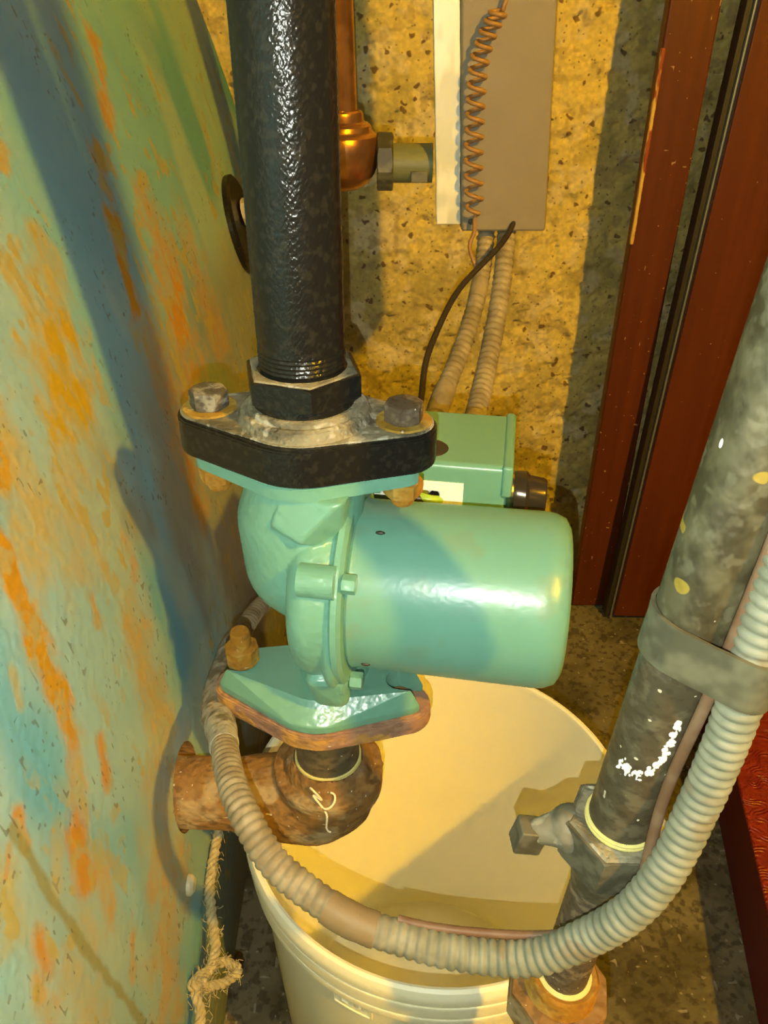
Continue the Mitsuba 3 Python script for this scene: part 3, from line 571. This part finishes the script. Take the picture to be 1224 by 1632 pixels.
put('thread', lathe([(0.0119, 0), (0.0141, 0.0008), (0.0141, 0.0034), (0.0119, 0.0042)], on_r(0.5018), RD, 44), 'thread_tape', parent=LPI)
lab(LPI, 'short brown pipe under the valve, crossed by the conduit', 'pipe')
UN = 'pipe_union'
put('socket', lathe([(0.0139, 0.010), (0.0164, 0.0118), (0.0181, 0.0084), (0.0189, -0.0017), (0, -0.0017)], on_r(0.4943), RD, 48), 'rust_orange', parent=UN)
put('union_nut', hexprism(0.0262, 0.022, on_r(0.4712), RD, n=8, spin=10, ch=0.10), 'rust_brown', parent=UN)
put('tail_pipe', lathe([(0, 0), (0.0160, 0), (0.0160, 0.4735), (0, 0.4735)], on_r(-0.004), RD, 40), 'rust_brown', parent=UN)
lab(UN, 'rusty eight-sided union in front of the bucket rim', 'pipe union')

# ---------------------------------------------------------------- flexible conduit in front
def corrugated(pts, r, amp, pitch, flat=(), nseg=22, step=0.0010, seed=0, nz=0.0004):
    length = spline(pts, 50)[1][-1]
    p, s = spline(pts, int(length / step))
    ang = np.arange(nseg) * 2 * np.pi / nseg
    w = np.abs(np.sin(np.pi * s[:, None] / pitch + 0.25 * np.sin(ang)[None])) ** 0.8
    k = np.ones(len(s))
    for a, b in flat: k *= 1 - 1 / (1 + np.exp(-(s / s[-1] - a) / 0.006)) * 1 / (1 + np.exp((s / s[-1] - b) / 0.006))
    rad = r - amp + 2 * amp * w * k[:, None] + amp * (1 - k[:, None])
    rad = rad + nz * (meshkit.fbm(p[:, None] * 90 + np.stack([np.cos(ang), np.sin(ang), ang * 0], 1)[None] * 1.5, 2, seed) - 0.5)
    return sweep(p, rad, nseg), p, s
CP = [(0.1750, 0.2070, 1.34), (0.1670, 0.2068, 1.22), (0.1580, 0.2065, 1.10), (0.1490, 0.2062, 1.00), (0.1411, 0.2058, 0.9048), (0.1344, 0.205, 0.8544), (0.1298, 0.2041, 0.8082), (0.126, 0.2024, 0.7662), (0.1243, 0.1999, 0.7091), (0.1201, 0.1974, 0.6662), (0.1109, 0.1915, 0.631), (0.0991, 0.1898, 0.6058), (0.0865, 0.1924, 0.5856), (0.0672, 0.194, 0.568), (0.0454, 0.1982, 0.5612), (0.0252, 0.2016, 0.5612), (0.005, 0.2075, 0.5612), (-0.0151, 0.2134, 0.5638), (-0.0353, 0.2243, 0.568), (-0.0529, 0.236, 0.5738), (-0.068, 0.2545, 0.5806), (-0.082, 0.284, 0.577), (-0.095, 0.326, 0.559), (-0.1135, 0.392, 0.522), (-0.1175, 0.460, 0.499), (-0.1130, 0.523, 0.486), (-0.098, 0.565, 0.478), (-0.062, 0.575, 0.500), (-0.015, 0.515, 0.570), (0.006, 0.470, 0.626)]
CO = 'flexible_conduit'
cm, cpth, cs = corrugated(CP, 0.0074, 0.0007, 0.0047, flat=((0.5695, 0.5891),), seed=1, step=0.0009)
put('armour', cm, 'conduit_look', smooth=True, parent=CO)
def piece(path, s, a, b): return path[(s / s[-1] >= a) & (s / s[-1] <= b)]
near = lambda q: cs[np.argmin(np.linalg.norm(cpth - np.array(q), axis=1))] / cs[-1]
ft = near((-0.0155, 0.2136, 0.5638))
tp = piece(cpth, cs, ft - 0.0085, ft + 0.0085)
lab(put('tape_wrap', roughen(sweep(tp, 0.0081, 24), 0.0004, 150), 'tape_brown', parent=CO), 'brown tape wrapped round the conduit')
fd = near((-0.0925, 0.318, 0.562))
dz = piece(cpth, cs, fd, fd + 0.118)
rad = (0.0098 + 0.0027 * np.linspace(0, 1, len(dz))) * np.clip(np.linspace(0.84, 1.6, len(dz)), 0.84, 1.0)
lab(put('dust_coat', roughen(sweep(dz, rad, 26), 0.0013, 120, 5), 'dust_fluff', smooth=60, parent=CO), 'thick grey dust on the conduit', kind='stuff')
lab(CO, 'ribbed armoured cable sagging from the right pipe across the bucket to behind the pump', 'conduit')

# clamp band round pipe and conduit
BA = 'tape_band'
bz = 0.7368
pa, pb = on_r(bz), np.array([0.1252, 0.2013, bz - 0.003])
def ring_cs(off):
    return m3.CrossSection.batch_hull([m3.CrossSection.circle(0.0145 + off, 40).translate([pa[0], pa[1]]), m3.CrossSection.circle(0.0084 + off, 40).translate([pb[0], pb[1]])])
bm = tm((ring_cs(0.0016) - ring_cs(0.0)).extrude(0.020).refine_to_length(0.004))
bm.vertices[:, 2] += bz - 0.010 + (bm.vertices[:, 0] - pa[0]) * -0.12
bm.vertices[:, :2] += np.outer(bm.vertices[:, 2] - bz, RD[:2] / RD[2])
lab(put(BA, roughen(bm, 0.0005, 120), 'tape_grey'), 'grey band wrapped round the right pipe and the conduit', 'tape band')

# thin brown tube along the right pipe, and its run behind the conduit
def front(z, ang, r=0.0164): return on_r(z) + r * np.array([math.cos(ang), math.sin(ang), 0])
rad_ = math.radians
tp, _ = spline([front(1.32, rad_(-62)), front(1.15, rad_(-62)), front(1.0, rad_(-62)), front(0.9048, rad_(-62)), front(0.8208, rad_(-62)), front(0.7368, rad_(-62)), front(0.7074, rad_(-66)), front(0.6696, rad_(-72)), front(0.6402, rad_(-76), 0.0205), front(0.615, rad_(-80), 0.0255), front(0.5898, rad_(-86), 0.0250), front(0.5789, rad_(-95), 0.0205)], 120)
t2, _ = spline([(0.084, 0.2010, 0.5760), (0.0689, 0.2020, 0.5715), (0.047, 0.2055, 0.5672), (0.0252, 0.2085, 0.5662), (0.0067, 0.2125, 0.5665)], 60)
lab(put('copper_tube', sweep(tp, 0.0023, 14), 'tube_brown'), 'thin brown copper tube strapped along the right pipe', 'tube')
lab(put('copper_tube', sweep(t2, 0.0021, 14), 'tube_brown'), 'thin brown tube lying along the conduit over the bucket', 'tube')

# ---------------------------------------------------------------- control box hanging behind the pump, strip, cables
CB = 'control_box'
def tilt(m):
    m = tm(m).copy(); m.vertices[:, 0] -= (m.vertices[:, 2] - 0.73) * 0.053
    return m
put('cover', tilt(rbox((0.0775, 0.830, 0.7300), (0.1622, 0.905, 1.16), 0.003)), 'panel_grey', parent=CB)
lab(put('screw', lathe([(0, 0), (0.0030, 0), (0.0026, 0.0015), (0, 0.0017)], (0.0868, 0.830, 0.7395), (0, -1, 0), 20), 'rust_head', parent=CB), 'small dark screw')
sp = tilt(rbox((0.0532, 0.833, 0.7360), (0.0772, 0.843, 1.16), 0.0012).refine_to_length(0.009))
lab(put('metal_flange', roughen(sp, 0.0010, 40, 6), 'white_metal', smooth=40, parent=CB), 'bright bare metal strip along the left side')
lab(CB, 'tall grey metal control box with a bright side strip, left of the wooden post', 'control box')

cl, _ = spline([(0.1010, 0.822, 0.919), (0.0930, 0.822, 0.905), (0.0870, 0.822, 0.888), (0.0840, 0.822, 0.866), (0.0840, 0.822, 0.838), (0.0850, 0.822, 0.795), (0.0875, 0.822, 0.765), (0.0890, 0.822, 0.748)], 800)
cpts = []
for k, q in enumerate(cl):
    s = k / (len(cl) - 1)
    a = 2 * np.pi * 15.0 * (s ** 0.80)
    env = min(1, s / 0.02 + 0.3, (1 - s) / 0.02 + 0.2)
    cpts.append(q + env * np.array([0.0076 * math.cos(a), 0.0064 * math.sin(a), 0]))
cpts = np.vstack([np.array(cpts), spline([cpts[-1], (0.0895, 0.822, 0.738), (0.0895, 0.8215, 0.730), (0.0860, 0.820, 0.721), (0.0890, 0.818, 0.707), (0.0960, 0.812, 0.691), (0.0985, 0.805, 0.678)], 80)[0][1:]])
top = spline([(0.114, 0.823, 1.15), (0.113, 0.823, 1.08), (0.112, 0.824, 0.99), (0.1065, 0.823, 0.932), cpts[0]], 40)[0][:-1]
lab(put('coiled_wire', sweep(np.vstack([top, cpts]), 0.0020, 10), 'copper_wire', smooth=True), 'coiled brown wire hanging over the front of the grey control box', 'wire')

WC = 'box_cable'
w1, _, _ = corrugated([(0.1265, 0.856, 0.735), (0.1248, 0.8420, 0.7220), (0.1175, 0.7964, 0.6889), (0.1041, 0.7372, 0.6524), (0.0884, 0.6695, 0.6306), (0.0782, 0.6241, 0.6246), (0.066, 0.57, 0.625), (0.058, 0.515, 0.645)], 0.0088, 0.0009, 0.0082, nseg=20, step=0.0012, seed=3)
lab(put(WC, w1, 'wall_conduit', smooth=True), 'right one of two ribbed cables hanging from the grey control box', 'conduit')
w2, p2, s2 = corrugated([(0.1070, 0.870, 0.740), (0.1060, 0.8560, 0.7245), (0.0985, 0.8120, 0.6912), (0.0830, 0.7550, 0.6591), (0.0610, 0.685, 0.6361), (0.0465, 0.6361, 0.6248), (0.0388, 0.600, 0.6134), (0.036, 0.55, 0.62), (0.034, 0.515, 0.640)], 0.0080, 0.0009, 0.0082, nseg=20, step=0.0012, seed=4)
put('armour', w2, 'wall_conduit', smooth=True, parent=WC + '_001')
def near2(q): return s2[np.argmin(np.linalg.norm(p2 - np.array(q), axis=1))] / s2[-1]
f1, f2 = near2((0.098, 0.795, 0.681)), near2((0.050, 0.648, 0.6275))
put('sleeve', sweep(piece(p2, s2, f1 - 0.02, f1 + 0.03), 0.0089, 20), 'wall_conduit', parent=WC + '_001')
lab(put('coupling', sweep(piece(p2, s2, f2 - 0.05, f2 + 0.05), 0.0098, 20), 'wall_conduit', parent=WC + '_001'), 'smooth coupling sleeve')
lab(WC + '_001', 'left one of two ribbed cables from the control box, with a smooth coupling', 'conduit')
bcab, _ = spline([(0.132, 0.838, 0.745), (0.125, 0.8238, 0.7315), (0.1080, 0.8000, 0.7175), (0.074, 0.7620, 0.6954), (0.0509, 0.7147, 0.673), (0.0366, 0.6677, 0.6554), (0.0323, 0.6343, 0.6405), (0.024, 0.575, 0.620), (0.020, 0.50, 0.64)], 80)
lab(put('black_cable', sweep(bcab, 0.0028, 14), 'black_cable_look'), 'thin black cable curving down left from under the control box', 'cable')

# ---------------------------------------------------------------- copper pipe and bell fitting beside the black pipe
CU = 'copper_pipe'
cc = np.array([-0.0435, 0.862, 0.0])
put('pipe', lathe([(0, 0), (0.0178, 0), (0.0178, 0.42), (0, 0.42)], cc + [0, 0, 0.815], (-0.02, 0, 1), 48), 'copper', parent=CU)
lab(put('bell', lathe([(0.0178, 0.836), (0.0205, 0.8365), (0.0225, 0.8350), (0.0235, 0.8325), (0.0240, 0.8270), (0.0255, 0.8255), (0.0285, 0.8250), (0.0305, 0.8230), (0.0315, 0.8190), (0.0335, 0.8165), (0.0375, 0.8140), (0.0395, 0.8090), (0.0398, 0.8010), (0.0385, 0.7920), (0.0345, 0.7800), (0.0285, 0.7710), (0.0180, 0.7650), (0, 0.7640)][::-1], cc, n=64), 'copper', parent=CU), 'bell-shaped copper fitting with two lips')
lab(put('iron_collar', hexprism(0.0285, 0.016, cc + [0.0365, 0, 0.7895], (1, 0, 0), n=8, spin=10), 'iron_dark', parent=CU), 'dark iron collar')
nip = put('iron_nipple', lathe([(0, 0), (0.0183, 0), (0.0183, 0.040), (0, 0.040)], cc + [0.0515, 0, 0.7885], (1, 0, 0), 40), 'green_nipple', parent=CU)
lab(nip, 'greenish pipe nipple leading behind the bright strip')
put('slot', rbox((0.0265, 0.8425, 0.7735), (0.0430, 0.852, 0.7840), 0.001), 'iron_dark', parent=nip)
lab(CU, 'shiny copper pipe with a bell fitting, half hidden by the black pipe', 'copper pipe')

# ---------------------------------------------------------------- rope at the foot of the boiler
RO = 'rope'
def hairy(pts, r, seed=1):
    ln = spline(pts, 40)[1][-1]; p, q = spline(pts, max(30, int(ln / 0.0012)))
    t = np.gradient(p, axis=0); t /= np.linalg.norm(t, axis=1, keepdims=True)
    A = np.cross(t, [0.3, 0.5, 0.8]); A /= np.linalg.norm(A, axis=1, keepdims=True); Bn = np.cross(t, A)
    out = []
    for j in range(3):
        a = q * 420 + j * 2.094
        out.append(sweep(p + 0.55 * r * (np.cos(a)[:, None] * A + np.sin(a)[:, None] * Bn), r * (0.58 + 0.10 * np.sin(q * 900 + j)), 9))
    g = np.random.default_rng(seed)
    for _ in range(int(ln * 1100)):
        k = g.integers(1, len(p) - 1); a = g.uniform(0, 6.28); d = math.cos(a) * A[k] + math.sin(a) * Bn[k]
        e = p[k] + r * d; l = g.uniform(0.6, 1.7) * r
        out.append(sweep([e, e + l * 0.5 * (d + t[k] * g.uniform(-1, 1)), e + l * (d + 1.3 * t[k] * g.uniform(-1, 1))], 0.00025, 4))
    return roughen(cat(*out), 0.0003, 400, seed)
rp = [(-0.1305, 0.418, 0.41), (-0.131, 0.4028, 0.3736), (-0.1325, 0.3801, 0.3661), (-0.1325, 0.3594, 0.3600), (-0.1284, 0.3395, 0.3493), (-0.124, 0.3214, 0.3396), (-0.1273, 0.3068, 0.339)]
put('strand', hairy(rp, 0.0036, seed=1), 'rope_fibre', smooth=True, parent=RO)
lp_ = [(-0.1273, 0.3068, 0.339), (-0.1325, 0.2971, 0.3461), (-0.1330, 0.2905, 0.3507), (-0.1278, 0.2963, 0.3375), (-0.1139, 0.3097, 0.3214), (-0.1092, 0.319, 0.3173), (-0.1172, 0.322, 0.3221), (-0.128, 0.3074, 0.3362), (-0.1325, 0.2926, 0.3465)]
put('loop', hairy(lp_, 0.0034, seed=2), 'rope_fibre', smooth=True, parent=RO)
put('tail', hairy([(-0.1247, 0.2963, 0.345), (-0.1313, 0.2885, 0.3438), (-0.1277, 0.2817, 0.3407), (-0.1272, 0.2682, 0.3308), (-0.126, 0.262, 0.31)], 0.0034, seed=3), 'rope_fibre', smooth=True, parent=RO)
lab(RO, 'frayed tan rope with a loop hanging against the boiler', 'rope')
